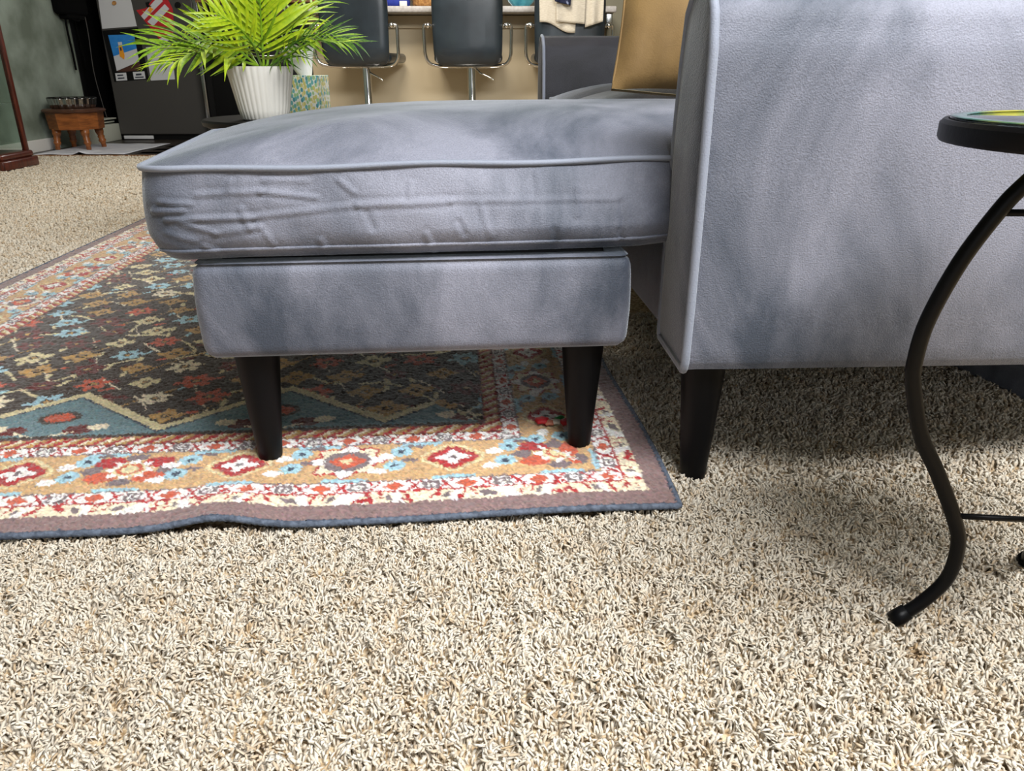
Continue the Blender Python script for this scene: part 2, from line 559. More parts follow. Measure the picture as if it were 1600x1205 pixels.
    put(a & (np.abs(q) / .032 + np.abs(e) / .026 < 1), 'rust'); put(a & (np.abs(q) / .012 + np.abs(e) / .010 < 1), 'pale')
    a = t_ & (kk % 2 == 1)                  # red ring with a white flower
    edge = .040 * (.9 + .12 * np.cos(4 * t2))
    put(a & (r2 < edge + .010) & (r2 > edge + .004), 'pale')
    put(a & (r2 < edge), 'red'); put(a & (r2 < .026 * (.78 + .25 * np.cos(4 * t2))), 'white'); put(a & (r2 < .006), 'grey')
    a = t_ & (kk == 0)                      # cream rosette with four red lobes
    for sx in (-1, 1):
        for sy in (-1, 1):
            put(a & (((q - sx * .037) / .024) ** 2 + ((e - sy * .024) / .017) ** 2 < 1), 'rust' if sy < 0 else 'red')
        put(a & (((q - sx * .055) / .014) ** 2 + (e / .014) ** 2 < 1), 'grey')
        put(a & ((q / .018) ** 2 + ((e - sx * .04) / .011) ** 2 < 1), 'grey')
    put(a & (r2 < .036 * (.85 + .18 * np.cos(8 * t2))), 'white'); put(a & (r2 < .024), 'pale'); put(a & (np.abs(r2 - .016) < .003), 'rust')
    q3 = (s - .156) % .331 - .1655
    for (ox, oe) in ((-.082, -.018), (.082, .026), (.09, -.02), (-.09, .03)):
        qq, ee = q3 - ox, e - oe
        put(t_ & (np.hypot(qq, ee) < .017), 'lblue'); put(t_ & (np.hypot(qq, ee) < .006), 'navy')
        put(t_ & (((qq - .024) / .014) ** 2 + ((ee + .016) / .010) ** 2 < 1), 'white')
        put(t_ & (((qq + .022) / .014) ** 2 + ((ee - .016) / .006) ** 2 < 1), 'grey')
    put((np.abs(d - .226) < .0018) | (np.abs(d - .102) < .0018), 'grey')
    guard(.072, .101, .30)
    o_ = (d >= .040) & (d < .070)
    put(o_, 'cream')
    q4 = (s + .010 * np.sin(s * 61) + .4 * (d - .055) * np.sign(np.sin(s * 42))) % .074
    put(o_ & (q4 > .016) & (q4 < .034), 'white'); put(o_ & ((np.abs(q4 - .006) < .0025) | ((np.abs(q4 - .010) < .007) & (np.abs(d - .048) < .004))), 'red'); put(o_ & (np.abs(q4 - .042) < .006) & (np.abs(d - .054) < .007), 'grey')
    put(o_ & (np.abs(q4 - .058) < .003) & (d > .05), 'red')
    put((d >= .069) & (d < .0735), 'red')
    put(d < .040, 'purple')
    put(d < .0035, 'navy')
    sh = rng.normal(1.0, .19, u.shape)[..., None]
    sh2 = rng.normal(1.0, .04, u.shape + (3,))
    return np.clip(col * sh * sh2, 0.004, .95)


gu = np.concatenate([np.arange(0, 1.10, .003), np.linspace(1.10, W, 120)])
gv = np.concatenate([np.arange(0, .75, .003), np.arange(.75, L, .0052), [L]])
nu, nv = len(gu), len(gv)
uu, vv = np.meshgrid(gu, gv, indexing='ij')
P00, P10 = np.array([.237, .940]), np.array([-1.405, .802])
P01, P11 = np.array([.062, 3.345]), np.array([-1.500, 3.20])


def rug_pos(u, v):
    a, b_ = (u / W)[..., None], (v / L)[..., None]
    p = (1 - a) * (1 - b_) * P00 + a * (1 - b_) * P10 + (1 - a) * b_ * P01 + a * b_ * P11
    lift = np.exp(-((u - .640) / .065) ** 2) * np.exp(-(v / .10) ** 2)
    lift2 = np.exp(-((u - .18) / .14) ** 2) * np.exp(-(v / .08) ** 2)
    wob = .002 * np.sin(u * 7.3 + 1) * np.exp(-v / .2) + .005 * np.sin(v * 9) * np.exp(-u / .2)
    x = p[..., 0] + .005 * np.sin(v * 8.0) * np.exp(-u / .15)
    y = p[..., 1] + .006 * lift + wob
    z = .0085 + .012 * lift + .003 * lift2
    return x, y, z


rx, ry, rz_ = rug_pos(uu, vv)
rc = paint(uu, vv)
rzz = rz_ + rng.normal(0, .0011, uu.shape)
co = np.stack([rx + rng.normal(0, .0006, uu.shape), ry + rng.normal(0, .0006, uu.shape), rzz], -1).reshape(-1, 3)
idx = np.arange(nu * nv).reshape(nu, nv)
quads = np.stack([idx[:-1, :-1], idx[:-1, 1:], idx[1:, 1:], idx[1:, :-1]], -1).reshape(-1, 4)


def np_mesh(name, co, faces, cols, m, smooth=False):
    """faces: list of int arrays (n,k)"""
    me = bpy.data.meshes.new(name)
    loops = np.concatenate([f.reshape(-1) for f in faces]).astype(np.int32)
    tot = np.concatenate([np.full(len(f), f.shape[1], np.int32) for f in faces])
    st = np.concatenate([[0], np.cumsum(tot)[:-1]]).astype(np.int32)
    me.vertices.add(len(co)); me.vertices.foreach_set('co', co.astype(np.float32).reshape(-1))
    me.loops.add(len(loops)); me.loops.foreach_set('vertex_index', loops)
    me.polygons.add(len(tot)); me.polygons.foreach_set('loop_start', st)
    me.update(calc_edges=True)
    at = me.color_attributes.new('Col', 'FLOAT_COLOR', 'POINT')
    rgba = np.ones((len(co), 4), np.float32); rgba[:, :3] = cols
    at.data.foreach_set('color', rgba.reshape(-1))
    if smooth:
        me.polygons.foreach_set('use_smooth', np.ones(len(tot), bool))
    me.materials.append(m)
    o = bpy.data.objects.new(name, me)
    COL.objects.link(o)
    return o


rug = thing('area_rug', 'patterned area rug with brown field, tan floral border and taupe edge under the ottoman', 'rug')
pile = np_mesh('woven_pile', co, [quads], rc.reshape(-1, 3), attr_mat('rug_pile', .9, .45))
pile.parent = rug


def edge_path(us, vs, dz):
    x, y, z = rug_pos(np.array(us), np.array(vs))
    return [(a, b_, c + dz) for a, b_, c in zip(x, y, z)]


t = np.linspace(0, W, 420)
per_u = list(t) + [W] * 200 + list(t[::-1]) + [0] * 400
per_v = [0] * 420 + list(np.linspace(.01, L - .01, 200)) + [L] * 420 + list(np.linspace(L - .01, .01, 400))
ep = edge_path(per_u, per_v, -.0035)
build('binding', tube(ep, [.0047 + .0008 * (i % 2) for i in range(len(ep))], 6, closed=True), M['binding'], rug)


# ------------------------------------------------------------------ carpet pile (nobody could count it)
def in_rug(x, y):
    # quick test in the bilinear quad: right edge, front edge
    fr = P00[1] + (P10[1] - P00[1]) * (P00[0] - x) / (P00[0] - P10[0])
    ri = P00[0] + (P01[0] - P00[0]) * (y - P00[1]) / (P01[1] - P00[1])
    le = P10[0] + (P11[0] - P10[0]) * (y - P10[1]) / (P11[1] - P10[1])
    return (y > fr + .008) & (x < ri - .008) & (x > le + .008) & (y < 3.25)


def smooth_noise(x, y, sc, seed):
    r = np.random.default_rng(seed)
    g = r.normal(0, 1, (257, 257))
    xx, yy = x / sc + 400.3, y / sc + 400.7
    i, j = np.floor(xx).astype(int), np.floor(yy).astype(int)
    fx, fy = xx - i, yy - j
    fx, fy = fx * fx * (3 - 2 * fx), fy * fy * (3 - 2 * fy)
    i, j = i % 256, j % 256
    return (g[i, j] * (1 - fx) + g[i + 1, j] * fx) * (1 - fy) + (g[i, j + 1] * (1 - fx) + g[i + 1, j + 1] * fx) * fy


def scatter(x0, x1, y0, y1, sp, keep):
    gx, gy = np.meshgrid(np.arange(x0, x1, sp), np.arange(y0, y1, sp), indexing='ij')
    x = (gx + rng.uniform(-.5, .5, gx.shape) * sp).ravel(); y = (gy + rng.uniform(-.5, .5, gy.shape) * sp).ravel()
    k = keep(x, y)
    return x[k], y[k]


def tufts(x, y, rad, length, sides=4, rings=3):
    n = len(x)
    nz = smooth_noise(x, y, .013, 1); nz2 = smooth_noise(x, y, .013, 2); hgt = smooth_noise(x, y, .016, 3); big = smooth_noise(x, y, .11, 4)
    # the yarn ends lean together in little clumps
    e_ = .0008
    gx = (smooth_noise(x + e_, y, .016, 3) - hgt) / e_ * .0042; gy = (smooth_noise(x, y + e_, .016, 3) - hgt) / e_ * .0042
    lean = np.stack([gx + nz * .3 + rng.normal(0, .5, n), gy + nz2 * .3 + rng.normal(0, .5, n)], -1)
    ln = length * (1 + .30 * hgt + rng.normal(0, .10, n) + .05 * big)
    ln = np.clip(ln, length * .45, length * 1.5)
    curl = rng.uniform(0, 2 * math.pi, n)
    rr = rad * rng.uniform(.8, 1.2, n)
    co = np.zeros((n, rings * sides + 1, 3))
    base = np.stack([x, y, np.full(n, FZ)], -1)
    for i in range(rings + 1):
        t = ((0, .5, .86, 1.0) if rings == 3 else (0, .75, 1.0))[i]
        off = np.zeros((n, 3))
        off[:, 0] = ln * (lean[:, 0] * t * t * .75 + .18 * np.sin(curl + 4.2 * t) * t)
        off[:, 1] = ln * (lean[:, 1] * t * t * .75 + .18 * np.cos(curl + 4.2 * t) * t)
        off[:, 2] = ln * (t - .22 * t * t * np.minimum(np.hypot(lean[:, 0], lean[:, 1]), 1.5))
        c = base + off
        if i == rings:
            co[:, -1] = c
        else:
            w = (.80, 1.05, 1.10)[i] if rings == 3 else (.85, 1.05)[i]
            for k in range(sides):
                a = 2 * math.pi * k / sides + curl
                co[:, i * sides + k, 0] = c[:, 0] + rr * w * np.cos(a)
                co[:, i * sides + k, 1] = c[:, 1] + rr * w * np.sin(a)
                co[:, i * sides + k, 2] = c[:, 2] + (0 if i == 0 else 1) * rr * .35 * np.cos(a + curl)
    nvt = rings * sides + 1
    q = []
    for i in range(rings - 1):
        for k in range(sides):
            q.append((i * sides + k, i * sides + (k + 1) % sides, (i + 1) * sides + (k + 1) % sides, (i + 1) * sides + k))
    tr = [((rings - 1) * sides + k, (rings - 1) * sides + (k + 1) % sides, nvt - 1) for k in range(sides)]
    o = (np.arange(n) * nvt)[:, None, None]
    Q = (o + np.array(q)[None]).reshape(-1, 4); T = (o + np.array(tr)[None]).reshape(-1, 3)
    b0 = np.array(lin((214, 207, 193))); b1 = np.array(lin((176, 151, 117)))
    stain = sum(a_ * np.exp(-((x - sx_) ** 2 + (y - sy_) ** 2) / r_ ** 2) for sx_, sy_, a_, r_ in ((.436, .656, 1.0, .009), (.408, .836, .6, .010), (.385, .885, .45, .008)))
    mix = np.clip(stain + rng.beta(1.2, 3.4, n) + .16 * np.clip(smooth_noise(x, y, .02, 9), 0, 2), 0, 1)[:, None]
    c = (b0 * (1 - mix) + b1 * mix) * rng.normal(1, .05, n)[:, None]
    cols = np.repeat(np.clip(c, .02, .95)[:, None, :], nvt, 1).reshape(-1, 3)
    return co.reshape(-1, 3), Q, T, cols


def fore(x, y):
    dep = y * math.cos(PITCH) + CAM_H * math.sin(PITCH)
    return (np.abs(x) < dep * .70 + .06) & ~in_rug(x, y)


parts = []
x, y = scatter(-1.2, 1.2, .40, 1.02, .0039, fore); parts.append(tufts(x, y, .00165, .0118, 3))
x, y = scatter(-1.6, 1.5, 1.02, 1.9, .0056, lambda x, y: fore(x, y) & (x > .1)); parts.append(tufts(x, y, .0023, .0118, 3))
x, y = scatter(-3.3, -1.4, 2.0, 3.55, .0095, lambda x, y: (x > -.72 * (y * .924 + .222)) & ~in_rug(x, y)); parts.append(tufts(x, y, .0042, .0118, 4, 2))
x, y = scatter(-3.41, -1.2, 3.55, 5.65, .0135, lambda x, y: x > -.72 * (y * .924 + .222)); parts.append(tufts(x, y, .0062, .0118, 4, 2))
off = 0; cos_, Qs, Ts, cs = [], [], [], []
for c, Q, T, cc in parts:
    cos_.append(c); Qs.append(Q + off); Ts.append(T + off); cs.append(cc); off += len(c)
cp = np_mesh('carpet_pile', np.concatenate(cos_), [np.concatenate(Qs), np.concatenate(Ts)], np.concatenate(cs), attr_mat('carpet_yarn', .95, .1), True)
cp['kind'] = 'stuff'
tag(cp, 'thick cream and beige twisted carpet pile covering the floor', 'carpet')

# ------------------------------------------------------------------ ottoman
ORZ = math.radians(4.6)
ott = thing('ottoman', 'grey velvet ottoman base on tapered black legs standing on the rug', 'ottoman', (-.440, 1.030, 0), math.radians(5.2))
OW, OD = .615, .66


def tapered_leg(name, x, y, z0, z1, r0, r1, parent, m):
    prof = [(r0 * .96, z0), (r0, z0 + .003)] + [(r0 + (r1 - r0) * t, z0 + .003 + (z1 - z0 - .003) * t) for t in (.25, .5, .75, 1.0)]
    o = build(name, lathe(prof, 28), m, parent, auto=50)
    o.location = (x, y, 0)
    return o


def frame_box(w, d, z0, z1, r):
    def prof(t, nx, ny):
        e = min(t, 1 - t)
        return -.010 * max(0, 1 - e / .09) ** 2 + .004 * math.sin(math.pi * t)
    vf, O = cushion(w, d, z0, z1, .002, r, prof, nside=20, step=.012)
    return vf


build('base_frame', frame_box(OW, OD, .192, .330, .018), M['velvet'], ott)
build('deck', rbox(.035, OW - .035, .035, OD - .035, .320, .336, .003), M['black'], ott)
for (lx, ly) in ((.062, .052), (OW - .058, .052), (.062, OD - .06), (OW - .058, OD - .06)):
    tapered_leg('leg', lx, ly, .0095, .194, .0185, .034, ott, M['black_wood'])

# loose cushion lying on the ottoman
WR = [(265, 340, 385, 337), (385, 337, 540, 318), (540, 318, 680, 312), (680, 311, 950, 306), (310, 305, 400, 300), (400, 300, 480, 308),
      (515, 283, 535, 300), (285, 345, 330, 360), (330, 360, 390, 352), (310, 380, 335, 395), (480, 370, 495, 400), (640, 360, 655, 395),
      (725, 315, 740, 362), (880, 290, 877, 330), (950, 308, 952, 368), (945, 352, 956, 386), (360, 285, 355, 298), (370, 325, 380, 352),
      (552, 330, 560, 352), (622, 285, 618, 305), (818, 270, 820, 300), (260, 315, 300, 318), (395, 350, 410, 378), (690, 340, 700, 360),
      (250, 330, 290, 327), (262, 360, 300, 372), (840, 350, 846, 380), (405, 283, 470, 285)]
WS = []
for (a, b_, c, d_) in WR:
    f = lambda px, py: ((px - 228) / 822 * .735, .455 - (py - (275 - (px - 228) * .03)) / 127 * .115)
    (x0, z0), (x1, z1) = f(a, b_), f(c, d_)
    WS.append((x0, z0, x1, z1, random.choice((1, 1, 1, -1)) * random.uniform(.0016, .0030), random.uniform(.0030, .0046)))


def wrinkle(x, z):
    k = max(0.0, min(1.0, (x - .08) / .55)); k = k * k * (3 - 2 * k) * max(0.0, min(1.0, (.80 - x) / .12))
    s = .034 * k * max(0.0, min(1.0, (.457 - z) / .085))      # the boxing slumps forward towards the sofa
    for (x0, z0, x1, z1, a, w) in WS:
        dx, dz = x1 - x0, z1 - z0
        t = max(0, min(1, ((x - x0) * dx + (z - z0) * dz) / (dx * dx + dz * dz)))
        q = ((x - x0 - t * dx) ** 2 + (z - z0 - t * dz) ** 2) / (w * w)
        if q < 9:
            s += a * math.exp(-q) * (1 if q < 1.2 else 1)
            s -= .45 * a * math.exp(-((math.sqrt(q) - 1.7) ** 2) * 2)
    s += .0016 * math.sin(x * 31 + z * 40) * math.sin(z * 55 + x * 12)
    return s


def cprof(t, nx, ny):
    low = max(0, 1 - t / .30)
    o = .006 * math.sin(math.pi * min(1, t * 1.05)) - (.016 if ny < -.5 else .034) * low ** 2.2
    if t > .985:
        o -= .002
    return o


ocu = thing('ottoman_cushion', 'thick grey velvet box cushion with piped seams lying on the ottoman', 'cushion', (-.484, 1.010, 0), math.radians(11.2))
CW, CD = 1.36, .70
vf, O = cushion(CW, CD, .337, .457, .066, .055, cprof, wrinkle, nside=40, power=3.2, step=.004)
cu = build('cushion_cover', vf, M['velvet'], ocu)
build('piping', tube([(p[0] + p[2] * .0015, p[1] + p[3] * .0015, .4575 + .0016 * math.sin(p[0] * 21) * (p[3] < -.5)) for p in O[::2]], .0042, 8, closed=True), M['piping'], cu)
lowp = []
for p in O[::2]:
    q_ = cprof(.115, p[2], p[3]) + .0008 + (wrinkle(p[0], .351) if p[3] < -.5 else 0)
    lowp.append((p[0] + p[2] * q_, p[1] + p[3] * q_, .351))
build('lower_piping', tube(lowp, .0028, 6, closed=True), M['velvet'], cu)

# ------------------------------------------------------------------ sofa
SRZ = math.radians(4.0)
sofa = thing('sofa', 'grey blue velvet sofa with rounded piped arms and black tapered legs', 'sofa', (.239, 1.000, 0), SRZ)
SL, SD = 2.02, .90
AB = .188


def arm_prof(bulge=.004):
    base = [(0.004, AB), (-.001, AB + .012), (-bulge, .28), (-bulge, .40), (-bulge * .5, .52), (.0, .60), (.010, .642), (.030, .668), (.062, .680), (.098, .672), (.126, .645), (.138, .59), (.148, .50), (.152, .40), (.153, .30), (.152, AB + .012), (.148, AB)]
    return base


def arm_mesh(mirror=False, depth=.86):
    pr = arm_prof()
    fine = []
    for i in range(len(pr) - 1):
        for k in range(4):
            t = k / 4
            fine.append((pr[i][0] + (pr[i + 1][0] - pr[i][0]) * t, pr[i][1] + (pr[i + 1][1] - pr[i][1]) * t))
    fine.append(pr[-1])
    cy, cz = .086, .42
    xs = [(-.004, 0.0), (-.006, .55), (-.002, .93), (.0, .985), (.006, 1.0), (.018, .998)] + [(.018 + (depth - .03) * i / 14, 1.0) for i in range(1, 15)] + [(depth, .95), (depth + .002, 0)]
    vs, fs = [], []
    n = len(fine)
    for (x, k) in xs:
        for (yy, zz) in fine:
            vs.append((x, cy + (yy - cy) * k, cz + (zz - cz) * k))
    for i in range(len(xs) - 1):
        for j in range(n):
            fs.append((i * n + j, i * n + (j + 1) % n, (i + 1) * n + (j + 1) % n, (i + 1) * n + j))
    if mirror:
        vs = [(x, SL - y, z) for x, y, z in vs]
    return (vs, fs), fine


(vf, fine) = arm_mesh()
arm = build('armrest', vf, M['velvet'], sofa, auto=60)
arm['label'] = 'near arm of the sofa with pale piping'
arm.rotation_euler = (0, 0, math.radians(-1.6))
build('piping', tube([(.001, y, z) for y, z in fine], .0062, 8, closed=True), M['piping'], arm)
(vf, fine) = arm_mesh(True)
arm2 = build('armrest', vf, M['shaded_velvet'], sofa, auto=60)
arm2['label'] = 'far arm of the sofa, velvet darkened for shade'
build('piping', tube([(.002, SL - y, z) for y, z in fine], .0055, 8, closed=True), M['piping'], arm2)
build('seat_base', rbox(.015, SD - .02, .160, SL - .160, AB, .335, .012), M['velvet'], sofa)
build('backrest', rbox(SD - .16, SD + .04, .03, SL - .03, .30, .84, .05, 4), M['velvet'], sofa)
for (lx, ly) in ((.045, .050), (SD - .06, .055), (.045, SL - .055), (SD - .06, SL - .055)):
    tapered_leg('leg', lx, ly, -.006, AB + .012, .0195, .034, sofa, M['black_wood'])

scl = [('grey velvet seat cushion of the sofa behind the gold pillow and the ottoman cushion', 1.02, .41), ('grey velvet seat cushion of the sofa pushed against its far arm', 1.432, .41)]


def sprof(t, nx, ny):
    e = abs(2 * t - 1)
    return -.03 * e ** 3


for (lb, y0, dd) in scl:
    s_ = Matrix.Rotation(SRZ, 4, 'Z') @ Vector((.012, y0, 0)) + Vector((.239, 1.0, 0))
    vf, O2 = cushion(.70, dd - .004, .347, .482, .055, .075, sprof, nside=10, step=.02)
    c2 = build('seat_cushion', vf, M['velvet'])
    tag(c2, lb, 'cushion', 'seat cushions of the sofa')
    c2.location = s_; c2.rotation_euler = (0, 0, SRZ)
    build('piping', tube([(p[0], p[1], .481) for p in O2], .004, 6, closed=True), M['piping'], c2)

# low grey box standing on the carpet beneath the sofa's far side
gb = thing('fabric_box', 'low grey fabric box on the carpet in the shade under the sofa', 'box', (.975, 1.335, -.008), math.radians(14))
build('side_panel', rbox(0, .26, 0, .24, 0, .165, .01), M['velvet'], gb)
build('lid', rbox(-.004, .264, -.004, .244, .165, .176, .004), M['velvet'], gb)

# ------------------------------------------------------------------ gold throw pillow
def pillow(w, h, th, n=30):
    vs, fs = [], []
    for sgn in (-1, 1):
        for i in range(n + 1):
            for j in range(n + 1):
                a, b_ = 2 * i / n - 1, 2 * j / n - 1
                k = (max(0, 1 - abs(a) ** 2.2) * max(0, 1 - abs(b_) ** 2.2)) ** .5
                x = a * w / 2 * (1 - .07 * (1 - b_ * b_)); z = b_ * h / 2 * (1 - .07 * (1 - a * a))
                wr = .010 * math.sin(a * 24 + b_ * 5) * max(0, -b_ - .40) * 2 + .003 * math.sin(a * 9 + 2 * b_)
                vs.append((x, sgn * (th / 2 * k + (wr * k)), z + h / 2 * .99))
    N = (n + 1) ** 2
    for s in (0, 1):
        for i in range(n):
            for j in range(n):
                q = (s * N + i * (n + 1) + j, s * N + (i + 1) * (n + 1) + j, s * N + (i + 1) * (n + 1) + j + 1, s * N + i * (n + 1) + j + 1)
                fs.append(q)
    return vs, fs


pw = thing('throw_pillow', 'plump gold velvet throw pillow propped up on the grey sofa seat', 'pillow', (.462, 1.98, .512), math.radians(8))
pc = build('pillow_cover', pillow(.46, .46, .17), M['gold'], pw)
pc.rotation_euler = (math.radians(-12), math.radians(5), 0)
sw = [(.23 * (1 - .07 * (1 - t * t)) * s1, 0, t * .23 + .228) for s1, ts in ((-1, np.linspace(-1, 1, 14)), (1, np.linspace(1, -1, 14))) for t in ts]
build('seam', tube(sw, .003, 6, closed=True), M['gold'], pc)

# ------------------------------------------------------------------ black metal side table with a glass top
TC = (.577, .704)
tb = thing('side_table', 'small black wrought metal side table with glass top and curved legs', 'table', (TC[0], TC[1], 0))
RT = .180
rim = [(RT - .004, .515), (RT + .001, .515), (RT + .003, .518), (RT + .003, .531), (RT, .5345), (RT - .004, .5345), (RT - .005, .531), (RT - .005, .519)]
n = 64
vs, fs = [], []
for k in range(n):
    a = 2 * math.pi * k / n
    vs += [(r * math.cos(a), r * math.sin(a), z) for r, z in rim]
for k in range(n):
    for j in range(8):
        fs.append((k * 8 + j, k * 8 + (j + 1) % 8, ((k + 1) % n) * 8 + (j + 1) % 8, ((k + 1) % n) * 8 + j))
build('rim', (vs, fs), M['black_metal'], tb, auto=40)
build('glass_top', lathe([(RT - .008, .529), (RT - .0052, .530), (RT - .0052, .5355), (RT - .008, .5365)], 64), M['glass'], tb, auto=40)
vs, fs = [], []
for k in range(64):
    a = 2 * math.pi * k / 64
    vs += [((RT + dr) * math.cos(a), (RT + dr) * math.sin(a), z) for dr, z in ((-.020, .5366), (-.0055, .5366), (-.0055, .5374), (-.018, .5378))]
for k in range(64):
    for j in range(4):
        fs.append((k * 4 + j, k * 4 + (j + 1) % 4, ((k + 1) % 64) * 4 + (j + 1) % 4, ((k + 1) % 64) * 4 + j))
build('reflection_ring', (vs, fs), mat('painted_glass_glint', (30, 92, 82), .12, rgb2=(150, 146, 56), scale=7, lo=.5, hi=.62, coat=.5), tb)  # ring whose teal and yellow paint the glint on the glass
build('reflection_plate', lathe([(RT - .006, .5175), (RT - .006, .5205)], 48), mat('painted_reflection', (24, 92, 84), .3, rgb2=(190, 186, 60), scale=9, lo=.48, hi=.6), tb, smooth=False)  # plate under the glass, coloured to paint its green and yellow reflection
lp = [(.085, .517), (.117, .482), (.134, .458), (.158, .411), (.176, .355), (.180, .315), (.177, .288), (.158, .231), (.132, .187), (.103, .132), (.092, .100), (.094, .057), (.115, .023), (.139, .000)]
for ang in (178, 178 - 121, 178 + 121):
    a = math.radians(ang)
    pts = spline([(r * math.cos(a), r * math.sin(a), z) for r, z in lp], 5)
    lg = build('leg', tube(pts, .0080, 10, flat=.8), M['black_metal'], tb)
    e = Vector(pts[-1]); t_ = (Vector(pts[-1]) - Vector(pts[-3])).normalized()
    build('foot_cap', tube([e - t_ * .014, e - t_ * .002, e + t_ * .006], [.0090, .0098, .0090], 10), M['black_metal'], lg)
    for zz, rr in ((.136, .105), (.457, .131)):
        build('crossbar', tube([(rr * math.cos(a), rr * math.sin(a), zz), (0, 0, zz - .004 if zz < .2 else zz)], .0033, 8), M['black_metal'], tb)
build('hub', lathe([(.010, .120), (.014, .124), (.014, .140), (.010, .144)], 16), M['black_metal'], tb)
build('hub', lathe([(.010, .449), (.013, .452), (.013, .463), (.010, .466)], 16), M['black_metal'], tb)

# ------------------------------------------------------------------ coffee table with plant and tissue box
TZ = .432
ct = thing('round_table', 'round black table standing behind the ottoman', 'table', (-.685, 2.56, 0))
build('table_top', lathe([(.26, TZ - .022), (.272, TZ - .018), (.276, TZ - .006), (.270, TZ)], 64), M['black'], ct, auto=40)
build('pedestal', lathe([(.16, -.003), (.15, .012), (.03, .03), (.026, .2), (.03, TZ - .03), (.10, TZ - .022)], 32), M['black'], ct, auto=40)

pot_at = Vector((-.742, 2.45, TZ))
pp = thing('potted_palm', 'bright green palm in a white ribbed pot on the round black table', 'plant', pot_at)
rib = lambda a, z: .022 * (abs(math.cos(17 * a)) - .5)
build('pot', lathe([(.062, .001), (.068, .006), (.074, .03), (.083, .08), (.0915, .125), (.0945, .145), (.0948, .149), (.088, .149), (.085, .135)], 204, rib), M['white_ceramic'], pp, auto=70)
build('soil', lathe([(.082, .120), (.082, .128), (.05, .133), (.001, .134)], 24), M['soil'], pp)


def leaflet_mesh(curve, name, m):
    vs, fs = [], []
    n = 7
    for i in range(n + 1):
        t = i / n
        w = .041 * (math.sin(math.pi * min(1, t * 1.02 + .06)) ** .7) if i < n else .002
        z = -curve * t * t
        for (sy, lift) in ((-1, .35), (0, 0), (1, .35)):
            vs.append((t, sy * w, z + lift * w))
    for i in range(n):
        for j in (0, 1):
            fs.append((i * 3 + j, i * 3 + j + 1, i * 3 + j + 4, i * 3 + j + 3))
    me = bpy.data.meshes.new(name)
    me.from_pydata(vs, [], fs)
    me.polygons.foreach_set('use_smooth', [True] * len(fs))
    me.materials.append(m)
    return me


LM = {(k, c): leaflet_mesh(c, 'leaflet', M[k]) for k in ('leaf', 'leaf2', 'leaf3') for c in (.12, .28, .45)}
# fronds surveyed from the photograph: (points (px, py, forward distance), leaf length, leaflet pairs, facing vector, colour)
FR = [
    ([(412, 100, 2.45), (409, 55, 2.44), (406, 0, 2.42), (402, -60, 2.40)], .155, 18, (0.1, -1, .2), 'leaf'),
    ([(418, 100, 2.46), (422, 50, 2.47), (428, -10, 2.50), (436, -75, 2.55)], .155, 17, (-.1, -1, .2), 'leaf'),
    ([(402, 102, 2.45), (360, 72, 2.40), (300, 64, 2.34), (246, 72, 2.30)], .135, 20, (0, -.75, .7), 'leaf2'),
    ([(400, 102, 2.43), (352, 88, 2.36), (308, 82, 2.27), (272, 98, 2.20)], .135, 14, (-.1, -.5, .85), 'leaf'),
    ([(426, 102, 2.45), (462, 66, 2.42), (512, 52, 2.40), (556, 66, 2.40)], .085, 18, (0, -.7, .7), 'leaf3'),
    ([(430, 102, 2.44), (462, 80, 2.37), (500, 62, 2.32), (535, 66, 2.30)], .085, 12, (.1, -.6, .8), 'leaf2'),
    ([(424, 102, 2.50), (450, 50, 2.60), (488, 14, 2.72), (530, -20, 2.80)], .10, 14, (0, -.9, .4), 'leaf2'),
    ([(402, 102, 2.48), (370, 50, 2.56), (336, 30, 2.62), (308, 32, 2.66)], .13, 14, (0, -.9, .4), 'leaf'),
    ([(424, 103, 2.42), (446, 92, 2.36), (466, 88, 2.33), (484, 92, 2.31)], .06, 8, (0, -.5, .85), 'leaf3'),
    ([(408, 101, 2.42), (396, 72, 2.34), (372, 42, 2.28), (340, 22, 2.24)], .12, 12, (.1, -.9, .4), 'leaf'),
]
for (pts, ll, npair, nrm, key) in FR:
    P = spline([view_point(*q) - pot_at for q in pts], 10)
    P = [Vector((0, 0, .125)) * .4 + P[0] * .6] + P
    fo = build('frond', tube(P, [.0042 * (1 - .75 * i / (len(P) - 1)) for i in range(len(P))], 6), M['leaf3' if key == 'leaf3' else 'leaf2'], pp)
    N = Vector(nrm).normalized()
    for i in range(npair):
        t = .16 + .84 * i / (npair - 1)
        f = t * (len(P) - 1); i0 = min(int(f), len(P) - 2)
        p = P[i0].lerp(P[i0 + 1], f - i0); tg = (P[i0 + 1] - P[i0]).normalized()
        sd = tg.cross(N).normalized(); up = sd.cross(tg).normalized()
        for sg in (-1, 1):
            ang = math.radians(66 - 40 * t + random.uniform(-6, 6))
            dr = (tg * math.cos(ang) + sd * sg * math.sin(ang) + up * random.uniform(.05, .28)).normalized()
            zz = (up - dr * up.dot(dr)).normalized(); yy = zz.cross(dr)
            leng = ll * (.55 + .6 * math.sin(math.pi * min(1, .18 + .74 * t))) * random.uniform(.85, 1.1)
            kk = key if random.random() < .8 else random.choice(('leaf', 'leaf2'))
            lo = bpy.data.objects.new('leaflet', LM[(kk, random.choice((.12, .28, .28, .45)))])
            COL.objects.link(lo); lo.parent = fo
            mm = Matrix((dr * leng, yy * leng, zz * leng)).transposed().to_4x4()
            mm.translation = p
            lo.matrix_local = mm

